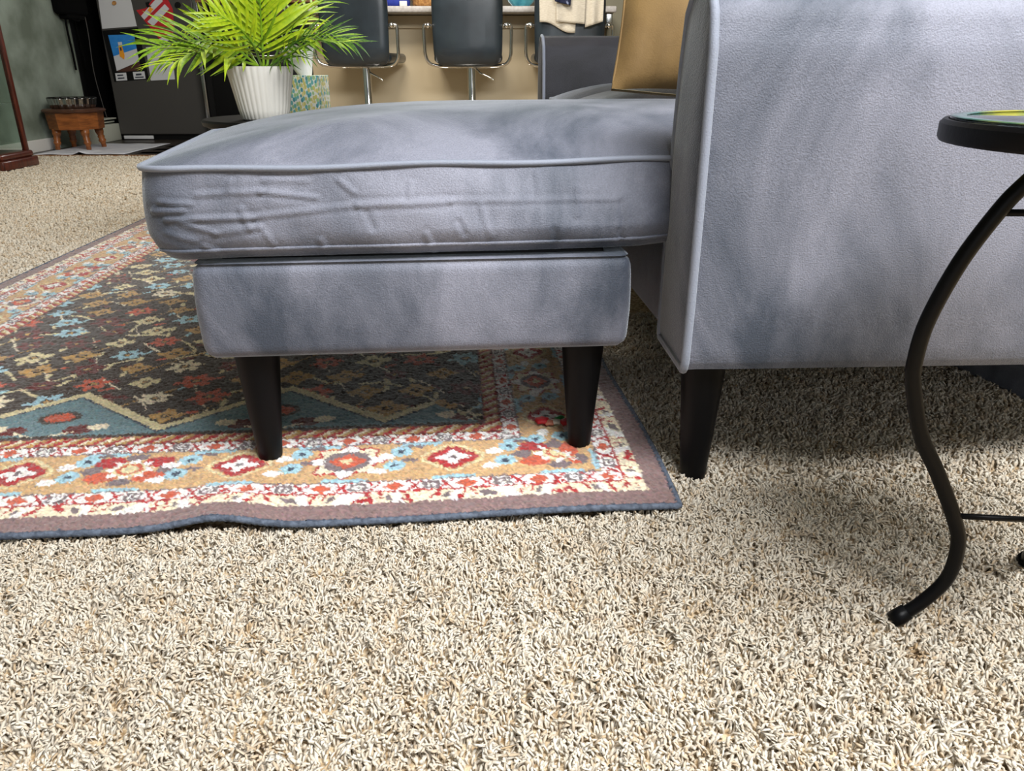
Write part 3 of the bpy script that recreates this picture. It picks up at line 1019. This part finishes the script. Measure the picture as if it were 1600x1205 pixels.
# tissue box
tm, nt, b = principled('leaf_print_card')
tc = nt.nodes.new('ShaderNodeTexCoord'); mp = nt.nodes.new('ShaderNodeMapping'); mp.inputs['Scale'].default_value = (24, 24, 15); mp.inputs['Rotation'].default_value = (0, .35, 0)
vo = nt.nodes.new('ShaderNodeTexVoronoi'); r1 = nt.nodes.new('ShaderNodeValToRGB'); r2 = nt.nodes.new('ShaderNodeValToRGB'); mx = nt.nodes.new('ShaderNodeMix'); mx.data_type = 'RGBA'
vo.inputs['Randomness'].default_value = .55
sp = nt.nodes.new('ShaderNodeSeparateColor')
nt.links.new(tc.outputs['Object'], mp.inputs['Vector']); nt.links.new(mp.outputs['Vector'], vo.inputs['Vector'])
nt.links.new(vo.outputs['Color'], sp.inputs['Color']); nt.links.new(sp.outputs['Red'], r1.inputs['Fac'])
r1.color_ramp.interpolation = 'CONSTANT'
e = r1.color_ramp.elements
e[0].position = 0; e[0].color = (*lin((208, 200, 120)), 1); e[1].position = .3; e[1].color = (*lin((110, 176, 176)), 1)
for pos, c in ((.5, (160, 196, 140)), (.7, (226, 214, 150)), (.85, (80, 150, 160))):
    q = e.new(pos); q.color = (*lin(c), 1)
r2.color_ramp.elements[0].position = .50; r2.color_ramp.elements[0].color = (0, 0, 0, 1); r2.color_ramp.elements[1].position = .56; r2.color_ramp.elements[1].color = (1, 1, 1, 1)
nt.links.new(vo.outputs['Distance'], r2.inputs['Fac']); nt.links.new(r2.outputs['Color'], mx.inputs['Factor'])
nt.links.new(r1.outputs['Color'], mx.inputs['A']); mx.inputs['B'].default_value = (*lin((232, 232, 222)), 1)
nt.links.new(mx.outputs['Result'], b.inputs['Base Color']); b.inputs['Roughness'].default_value = .6
tx = thing('tissue_box', 'cube tissue box printed with green and yellow leaves beside the palm pot', 'tissue box', (-.672, 2.70, TZ), math.radians(-6))
build('carton', rbox(-.057, .057, -.057, .057, 0, .122, .0015, 1), tm, tx, smooth=False)
vs, fs = [], []
for i in range(13):
    for j in range(25):
        a, t = 2 * math.pi * j / 24, i / 12
        r = (.020 + .026 * t ** .8) * (1 + .30 * t * math.sin(5 * a + 1.5 * t) + .12 * math.sin(11 * a))
        vs.append((r * math.cos(a) - .024 * t, r * .5 * math.sin(a), .118 + t * (.085 + .012 * math.sin(3 * a))))
for i in range(12):
    for j in range(24):
        fs.append((i * 25 + j, i * 25 + j + 1, (i + 1) * 25 + j + 1, (i + 1) * 25 + j))
build('tissue', (vs, fs), M['white'], tx)

# ------------------------------------------------------------------ bar stools
def bar_stool(name, label, x, y, rz, first=None):
    if first is not None:
        o = copy_tree(first); o.location = (x, y, 0); o.rotation_euler = (0, 0, rz)
        return tag(o, label, 'bar stool', 'black bar stools along the breakfast bar')
    s = thing(name, label, 'bar stool', (x, y, 0), rz, 'black bar stools along the breakfast bar')
    # padded back: a gently curved rounded slab, facing away from us
    vs, fs = [], []
    nx, nz = 16, 20
    for sgn in (0, 1):
        for i in range(nx + 1):
            for j in range(nz + 1):
                a, b_ = 2 * i / nx - 1, 2 * j / nz - 1
                sq = max(abs(a), abs(b_))
                rr = (abs(a) ** 7 + abs(b_) ** 7) ** (1 / 7) / max(sq, 1e-6)
                a2, b2 = a / max(rr, 1e-6), b_ / max(rr, 1e-6)
                edge = max(0, 1 - max(abs(a), abs(b_)) ** 6)
                th = .006 + .018 * edge ** .5
                yb = -.012 * (1 - a * a) + .05 * max(0, -b_ - .55) ** 1.5
                vs.append((a2 * (.205 - .008 * (1 - b_) / 2), yb + (th if sgn else -th), .785 + b2 * .205))
    N = (nx + 1) * (nz + 1)
    for sgn in (0, 1):
        for i in range(nx):
            for j in range(nz):
                a = sgn * N + i * (nz + 1) + j
                fs.append((a, a + nz + 1, a + nz + 2, a + 1))
    rimi = [i * (nz + 1) for i in range(nx + 1)] + [nx * (nz + 1) + j for j in range(1, nz + 1)] + [i * (nz + 1) + nz for i in range(nx - 1, -1, -1)] + [j for j in range(nz - 1, 0, -1)]
    for k in range(len(rimi)):
        a, b_ = rimi[k], rimi[(k + 1) % len(rimi)]
        fs.append((a, b_, b_ + N, a + N))
    build('backrest', (vs, fs), M['leather'], s)
    build('seat', rbox(-.20, .20, .02, .40, .600, .655, .024, 4), M['leather'], s)
    for sg in (-1, 1):
        fr = spline([(sg * .205, .0, .795), (sg * .238, .0, .800), (sg * .250, .004, .785), (sg * .250, .010, .70), (sg * .246, .015, .635), (sg * .225, .02, .598), (sg * .18, .03, .584), (sg * .08, .06, .580), (sg * .0, .14, .580)], 5)
        f = build('frame_tube', tube(fr, .0095, 10), M['chrome'], s)
        build('bolt', lathe([(.004, 0), (.013, .002), (.015, .010), (.010, .018), (.002, .020)], 14), M['chrome'], f)
        f.children[0].location = (sg * .224, -.008, .797); f.children[0].rotation_euler = (math.radians(90), 0, 0)
        build('under_bar', tube([(sg * .15, .05, .592), (sg * .15, .34, .592)], .008, 8), M['chrome'], s)
    build('post', lathe([(.030, .02), (.030, .30), (.024, .31), (.024, .575), (.06, .585), (.06, .600)], 24), M['chrome'], s, auto=40).location = (.015, .14, 0)
    build('base', lathe([(.20, .0), (.20, .006), (.17, .014), (.05, .03), (.03, .05)], 40), M['chrome'], s, auto=40).location = (.015, .14, 0)
    build('lever', tube(spline([(.03, .10, .575), (.055, .06, .56), (.07, .04, .545), (.115, .02, .525), (.15, .01, .505)], 4), .005, 8), M['chrome'], s)
    return s


KZ = -.002
st1 = bar_stool('bar_stool', 'black padded bar stool partly hidden by the palm fronds', -.905, 4.86, math.radians(-7))
bar_stool('bar_stool', 'black padded bar stool in the middle with its whole back bare', -.255, 4.86, math.radians(1), st1)
bar_stool('bar_stool', 'black padded bar stool with a cream towel hung over its back', .330, 4.86, math.radians(2), st1)

# towels over the third stool
def drape(x0, x1, zb, y, amp, ph, top=1.02, thick=.008, slant=0.0, curl=0.0):
    vs, fs = [], []
    nx, nz = 22, 16
    for s in (0, 1):
        for i in range(nx + 1):
            for j in range(nz + 1):
                a, b_ = i / nx, j / nz
                bot = zb + slant * (a - .5) + curl * math.sin(a * math.pi * 2 + ph)
                z = top + (bot - top) * b_
                yy = y - s * thick - amp * math.sin(a * 9 + ph) * b_ - .006 * b_
                taper = 1 - .06 * b_
                vs.append((x0 + (x1 - x0) * (.5 + (a - .5) * taper), yy, z))
    N = (nx + 1) * (nz + 1)
    for s in (0, 1):
        for i in range(nx):
            for j in range(nz):
                a = s * N + i * (nz + 1) + j
                fs.append((a, a + nz + 1, a + nz + 2, a + 1))
    rm = [i * (nz + 1) for i in range(nx + 1)] + [nx * (nz + 1) + j for j in range(1, nz + 1)] + [i * (nz + 1) + nz for i in range(nx - 1, -1, -1)] + [j for j in range(nz - 1, 0, -1)]
    for k in range(len(rm)):
        a, b_ = rm[k], rm[(k + 1) % len(rm)]
        fs.append((a, b_, b_ + N, a + N))
    return vs, fs


tw = thing('hand_towel', 'cream ribbed towel hanging in folds over the back of a bar stool', 'towel', (.33, 4.80, 0))
build('rear_fold', drape(-.180, .035, .785, .018, .006, 0, slant=-.055, curl=.01), M['towel'], tw)
build('front_fold', drape(-.085, .085, .808, .000, .007, 2, slant=-.012), M['towel'], tw)
build('side_fold', drape(.080, .185, .800, .006, .012, 4, slant=.03), M['towel'], tw)
tag(build('patterned_cloth', drape(.235, .330, .905, 4.782, .008, 1, slant=-.02), M['navy']), 'navy and white patterned cloth lying over the cream towel', 'cloth')

# ------------------------------------------------------------------ bar worktop and what stands on it
ctp = thing('bar_worktop', 'pale laminate worktop of the breakfast bar above the stools', 'worktop', (0, 0, 0))
build('slab', rbox(-1.30, .62, 5.06, 5.66, .877, .912, .008, 2), M['counter'], ctp)
build('bracket', rbox(.56, .60, 5.09, 5.27, .80, .876, .004), M['steel'], ctp)

bk = thing('wicker_basket', 'brown wicker basket on the bar worktop between two stools', 'basket', (-.515, 5.20, .912))
build('weave', lathe([(.072, .0), (.080, .006)] + [(.082 + .012 * i / 12 + .004 * (i % 2), .010 + .010 * i) for i in range(13)] + [(.090, .14), (.08, .02)], 60, lambda a, z: .035 * math.sin(22 * a + (math.pi if int(z * 100) % 2 else 0))), M['wicker'], bk)
build('rim', tube([(.100 * math.cos(k * math.pi / 20), .100 * math.sin(k * math.pi / 20), .14) for k in range(40)], .008, 8, closed=True), M['wicker'], bk)
bc = thing('cloth_bag', 'royal blue crumpled cloth bag on the bar worktop beside the wicker basket', 'bag', (-.70, 5.19, .912))
def crumple(r, h, n=24, seed=3):
    rr = random.Random(seed)
    ph = [rr.uniform(0, 6) for _ in range(4)]
    return lathe([(r * k * (1), h * z) for k, z in ((.8, 0), (1.0, .06), (1.05, .25), (.95, .5), (.75, .75), (.4, .95), (.1, 1.0))], n, lambda a, z: .12 * math.sin(3 * a + ph[0] + z * 20) + .08 * math.sin(7 * a + ph[1] + z * 35))
build('fabric', crumple(.075, .12), M['bluecloth'], bc)
build('white_tag', rbox(.03, .075, -.088, -.080, .0, .03, .003), M['white'], bc)
tl = thing('teal_bowl', 'glossy teal bowl on the bar worktop left of the towel', 'bowl', (.055, 5.20, .912))
build('bowl_body', lathe([(.045, 0), (.05, .006), (.075, .03), (.095, .07), (.10, .10), (.094, .10), (.07, .035), (.04, .012)], 40, lambda a, z: .02 * math.sin(9 * a)), M['teal'], tl)
build('dark_lining', lathe([(.040, .016), (.068, .04), (.088, .092), (.083, .092)], 32), M['bluecloth'], tl)
cpn = thing('terracotta_dish', 'terracotta dish on the bar worktop behind the palm', 'dish', (-1.13, 5.22, .912))
build('dish_body', lathe([(.06, 0), (.07, .006), (.085, .03), (.09, .045), (.084, .045), (.06, .012)], 36), M['copper'], cpn)
build('rim', tube([(.088 * math.cos(k * math.pi / 18), .088 * math.sin(k * math.pi / 18), .046) for k in range(36)], .004, 6, closed=True), M['copper'], cpn)

# ------------------------------------------------------------------ fridge, papers on it, black range and shelf
fr = thing('refrigerator', 'tall dark grey refrigerator covered in pinned papers beside the green wall', 'refrigerator', (-3.345, 6.90, 0))
build('body', rbox(0, .77, 0, .70, .045, 1.72, .008), M['fridge'], fr, smooth=False)
build('door_edge', rbox(.772, .808, -.01, .70, .05, 1.72, .006), M['steel'], fr)
build('handle', tube(spline([(.815, -.012, 1.5), (.825, -.045, 1.47), (.825, -.05, 1.1), (.825, -.05, .75), (.825, -.045, .62), (.815, -.012, .60)]), .010, 10), M['chrome'], fr)
build('kick_plate', rbox(.03, .28, -.012, .004, .008, .036, .003), M['paper'], fr)
build('base_grille', rbox(.0, .77, .03, .68, .0, .045), M['black'], fr, smooth=False)
FY = 6.90


def on_fridge(px, py):
    p = view_point(px, py, FY)
    return p.x, p.z


def sheet(name, label, cat, pts, m, off=.0, th=.003):
    q = [on_fridge(*p) for p in pts]
    n = len(q)
    v = [(x, FY - off - th, z) for x, z in q] + [(x, FY - off - .0005, z) for x, z in q]
    f = [tuple(range(n)), tuple(range(2 * n - 1, n - 1, -1))] + [(k, k + n, (k + 1) % n + n, (k + 1) % n) for k in range(n)]
    o = build(name, (v, f), m, None, smooth=False)
    if label:
        tag(o, label, cat)
    return o


sheet('paper_sheet', 'large blank white paper sheet high on the side of the refrigerator', 'paper', [(150, -30), (197, -34), (214, 41), (160, 45)], M['paper'])
o = sheet('magnet', 'round pale button magnet on the large white sheet', 'magnet', [(179 + 3.4 * math.cos(a), 5 + 3.4 * math.sin(a)) for a in np.linspace(0, 6.28, 14, endpoint=False)], M['wicker'], .0035, .006)
o = sheet('magnet', 'round black magnet on the refrigerator near its right edge', 'magnet', [(278 + 4.5 * math.cos(a), 8 + 5 * math.sin(a)) for a in np.linspace(0, 6.28, 16, endpoint=False)], M['black'], 0, .010)
o = sheet('magnet', 'small black clip magnet above the red card', 'magnet', [(228, 4), (234, 3), (233, 8), (238, 10), (231, 12)], M['black'], .004, .008)
po = sheet('picture_board', 'black mounted picture of an orange pencil on blue and white', 'picture', [(160, 48), (216, 43), (233, 124), (179, 128)], M['black'])
for nm, pts, mm, of in (('sky_field', [(169.5, 55), (210, 53.5), (214, 76), (178, 88)], 'blue', .004), ('ground_field', [(178, 88), (214, 76), (218, 96), (183, 111)], 'paper', .004),
                        ('brown_field', [(183, 111.5), (218, 96.5), (222, 110), (196, 112)], 'brown', .004),
                        ('pencil_body', [(186, 71.5), (191, 71), (195.5, 86), (195, 93), (188, 88)], 'orange', .0075), ('pencil_eraser', [(184.8, 66), (191, 65.5), (192, 70.5), (186, 71)], 'paper', .0075),
                        ('pencil_face', [(188, 74), (190.5, 74), (191.5, 79), (189.5, 79.5)], 'ink', .011),
                        ('caption_card', [(180.5, 114.5), (197.5, 113.5), (199.5, 125.5), (182.5, 126.5)], 'paper', .004), ('caption_card', [(208, 112.5), (226, 111.5), (228, 123), (210, 124)], 'paper', .004),
                        ('lettering', [(184, 117), (193, 116.4), (193.3, 118), (184.3, 118.8)], 'ink', .0075), ('lettering', [(185, 121.5), (195, 120.8), (195.3, 122.6), (185.3, 123.4)], 'ink', .0075),
                        ('lettering', [(213, 115.2), (221.5, 114.6), (221.8, 117.4), (213.3, 118)], 'ink', .0075), ('lettering', [(212, 120.2), (225, 119.4), (225.2, 121), (212.2, 121.8)], 'ink', .0075)):
    c = sheet(nm, None, None, pts, M[mm], of); c.parent = po
rcard = sheet('red_card', 'red card with two slanting white strips pinned to the refrigerator', 'card', [(213, 16), (228, 13), (246, -10), (258, -10), (270, 14), (273, 50), (250, 62)], M['red'], .001)
for pts in ([(221, 25), (250, -8), (255, 2), (226, 31)], [(231, 34), (258, 6.5), (265, 14), (240, 41)]):
    c = sheet('white_strip', None, None, pts, M['paper'], .005); c.parent = rcard
c = sheet('gold_star', None, None, [(231, 17), (234, 13), (235, 9), (237.5, 13), (241, 14), (238, 17), (236, 21), (234, 18)], M['orange'], .009); c.parent = rcard
c = sheet('white_corner', None, None, [(249, 61), (270, 51), (273, 58), (256, 68)], M['paper'], .005); c.parent = rcard
sheet('paper_sheet', 'small white note sheet low on the refrigerator behind the palm leaflets', 'paper', [(228, 74), (268, 70), (273.5, 124), (236, 126)], M['paper'])

rg = thing('kitchen_range', 'black kitchen range in the dark gap beside the refrigerator', 'stove', (-2.50, 6.75, 0))
build('body', rbox(0, 1.10, 0, .80, .0, .90, .008), M['black'], rg, smooth=False)
build('oven_door', rbox(.06, .80, -.02, .0, .16, .72, .008), M['black'], rg)
build('door_handle', tube([(.12, -.05, .66), (.74, -.05, .66)], .010, 8), M['steel'], rg)
build('corner_trim', rbox(-.03, .0, -.012, .03, .0, .90, .003), M['steel'], rg)
tag(sheet('printed_sheet', None, None, [(331, 8), (346, 11), (350, 33), (335, 36)], M['paper']), 'white printed sheet with a drawn border behind the palm', 'paper')
sh = thing('wall_shelf', 'wooden shelf above the black range behind the palm', 'shelf', (-2.48, 6.72, 1.045))
build('board', rbox(0, 1.15, 0, .25, 0, .03, .003), M['walnut'], sh)
build('bracket', rbox(.05, .08, .02, .24, -.12, 0, .003), M['black'], sh)
build('bracket', rbox(1.05, 1.08, .02, .24, -.12, 0, .003), M['black'], sh)
struct(build('trim_4', rbox(-2.50, -1.28, 7.2, 7.24, .0, 2.4), M['wall_dark'], smooth=False))

# ------------------------------------------------------------------ foot stool with pet bowl on a mat
mt = thing('floor_mat', 'thin white cloth mat spread under the little wooden stool', 'mat', (-3.40, 5.62, .003))
vs, fs = [], []
for i in range(31):
    for j in range(21):
        a, b_ = i / 30, j / 20
        x = .02 + a * .62 + .03 * b_ * math.sin(a * 3); y = .03 + b_ * .84 + .05 * a * (1 - b_) + .012 * math.sin(a * 12) * (1 - b_)
        z = .004 + .018 * math.exp(-((a - .50) / .035) ** 2) * math.exp(-(b_ / .3) ** 2) + .003 * math.sin(a * 9 + b_ * 6) ** 2
        vs.append((x, y, z))
for i in range(30):
    for j in range(20):
        q = i * 21 + j
        fs.append((q, q + 21, q + 22, q + 1))
mo = build('cloth', (vs, fs), M['matcloth'], mt)
md = mo.modifiers.new('thickness', 'SOLIDIFY'); md.thickness = .004; md.offset = -1

fs_ = thing('foot_stool', 'small round wooden stool with turned legs holding a metal bowl', 'stool', (-3.262, 6.08, .006), math.radians(10))
def octa(r0, r1, z0, z1, n=8):
    v = [(r0 * math.cos(2 * math.pi * (k + .5) / n), r0 * math.sin(2 * math.pi * (k + .5) / n), z0) for k in range(n)] + [(r1 * math.cos(2 * math.pi * (k + .5) / n), r1 * math.sin(2 * math.pi * (k + .5) / n), z1) for k in range(n)]
    return v, [tuple(range(n)), tuple(range(n, 2 * n))] + [(k, (k + 1) % n, (k + 1) % n + n, k + n) for k in range(n)]
build('seat_box', octa(.185, .195, .145, .262), M['maple'], fs_, smooth=False)
build('top', lathe([(.19, .262), (.212, .266), (.216, .276), (.205, .286), (.15, .290)], 40), mat('stool_top', (66, 40, 26), .45, rgb2=(84, 52, 34), scale=10), fs_, auto=50)
for k in range(4):
    a = math.radians(90 * k + 35)
    lg = build('leg', lathe([(.015, 0), (.018, .01), (.017, .03), (.025, .045), (.027, .055), (.020, .065), (.026, .08), (.021, .09), (.030, .115), (.032, .150)], 18), M['maple'], fs_)
    lg.location = (.150 * math.cos(a), .150 * math.sin(a), 0)
    lg.rotation_euler = (math.sin(a) * .13, -math.cos(a) * .13, 0)
    lg.location = (.165 * math.cos(a), .165 * math.sin(a), .001)
bo = thing('pet_bowl', 'shiny steel bowl with dark rim standing on the little wooden stool', 'bowl', (-3.262, 6.08, .297))
build('bowl_body', lathe([(.135, 0), (.145, .004), (.152, .03), (.158, .064), (.160, .070), (.150, .070), (.14, .02), (.10, .008)], 96, lambda a, z: .045 * math.sin(18 * a)), M['bowl'], bo)
build('rim', tube([(.159 * math.cos(k * math.pi / 24), .159 * math.sin(k * math.pi / 24), .071) for k in range(48)], .004, 8, closed=True), M['black'], bo)

# black pouch hanging on the wall with two straps
bg = thing('hanging_pouch', 'black pouch hung on the green wall with two dangling straps', 'bag', (-3.488, 6.66, .93))
build('pouch_body', rbox(.004, .10, -.19, .19, .02, .42, .03, 3), M['webbing'], bg)
build('bottom_flap', rbox(.01, .085, -.12, .14, -.01, .03, .012, 2), M['webbing'], bg)
build('strap', tube(spline([(.05, -.10, .02), (.045, -.10, -.10), (.04, -.08, -.25), (.035, -.07, -.375)]), .009, 6, flat=.4), M['webbing'], bg)
build('strap', tube(spline([(.05, .03, .02), (.045, .05, -.12), (.04, .08, -.26), (.03, .10, -.37)]), .006, 6, flat=.4), M['webbing'], bg)
build('strap', tube(spline([(.05, -.11, .01), (.09, .0, -.02), (.05, .12, .01)]), .006, 6), M['webbing'], bg)

# ------------------------------------------------------------------ cherry curio cabinet at the left edge
cc = thing('display_cabinet', 'dark cherry wood glass sided display cabinet standing by the green wall', 'cabinet', (-3.40, 5.05, 0))
build('plinth', rbox(0, .365, -.30, .07, -.002, .055, .008), M['cherry'], cc)
build('base_moulding', rbox(.012, .350, -.285, .055, .055, .092, .012, 3), M['cherry'], cc)
for (px_, py_) in ((.300, .035), (.300, -.265), (.02, .035), (.02, -.265)):
    build('post', rbox(px_ - .001, px_ + .030, py_ - .015, py_ + .015, .09, 1.70, .004), M['cherry'], cc)
build('glass_pane', rbox(.05, .300, .033, .037, .10, 1.68), M['glass'], cc, smooth=False)
build('glass_pane', rbox(.314, .318, -.25, .02, .10, 1.68), M['glass'], cc, smooth=False)
build('shelf', rbox(.03, .30, -.25, .02, .37, .376), M['glass'], cc, smooth=False)
build('cornice', rbox(-.0, .35, -.29, .06, 1.70, 1.76, .012, 2), M['cherry'], cc)
fg = thing('figurine', 'small carved dark ornament inside the cherry display cabinet', 'ornament', (-3.27, 5.02, .092))
build('figure_body', lathe([(.035, 0), (.04, .01), (.03, .03), (.036, .05), (.02, .075), (.024, .09), (.004, .11)], 18, lambda a, z: .15 * math.sin(3 * a + z * 40)), M['brown'], fg)
build('figure_base', lathe([(.05, -.0), (.05, .006), (.04, .010)], 18), M['cherry'], fg)

# ------------------------------------------------------------------ little toy flower lying on the rug by the ottoman's leg
tf = thing('artificial_flower', 'tiny red and white artificial flower with green leaf lying on the rug', 'flower', (.072, 1.205, .0105))
for k, (dx, dy, r, mm) in enumerate(((-.020, .0, .013, 'red'), (-.008, -.006, .010, 'copper'), (.022, -.006, .012, 'red'), (.004, -.002, .010, 'towel'))):
    build('petal', shifted(lathe([(.3 * r, 0), (r, .3 * r), (.9 * r, .6 * r), (.4 * r, .8 * r), (.05 * r, .7 * r)], 12, lambda a, z: .18 * math.sin(5 * a)), (dx, dy, .0)), M[mm], tf)
build('leaf', shifted(lathe([(.002, 0), (.009, .003), (.006, .006), (.001, .007)], 10, lambda a, z: .35 * math.sin(2 * a)), (.010, .008, .003)), mat('toy_green', (20, 120, 50), .5), tf)
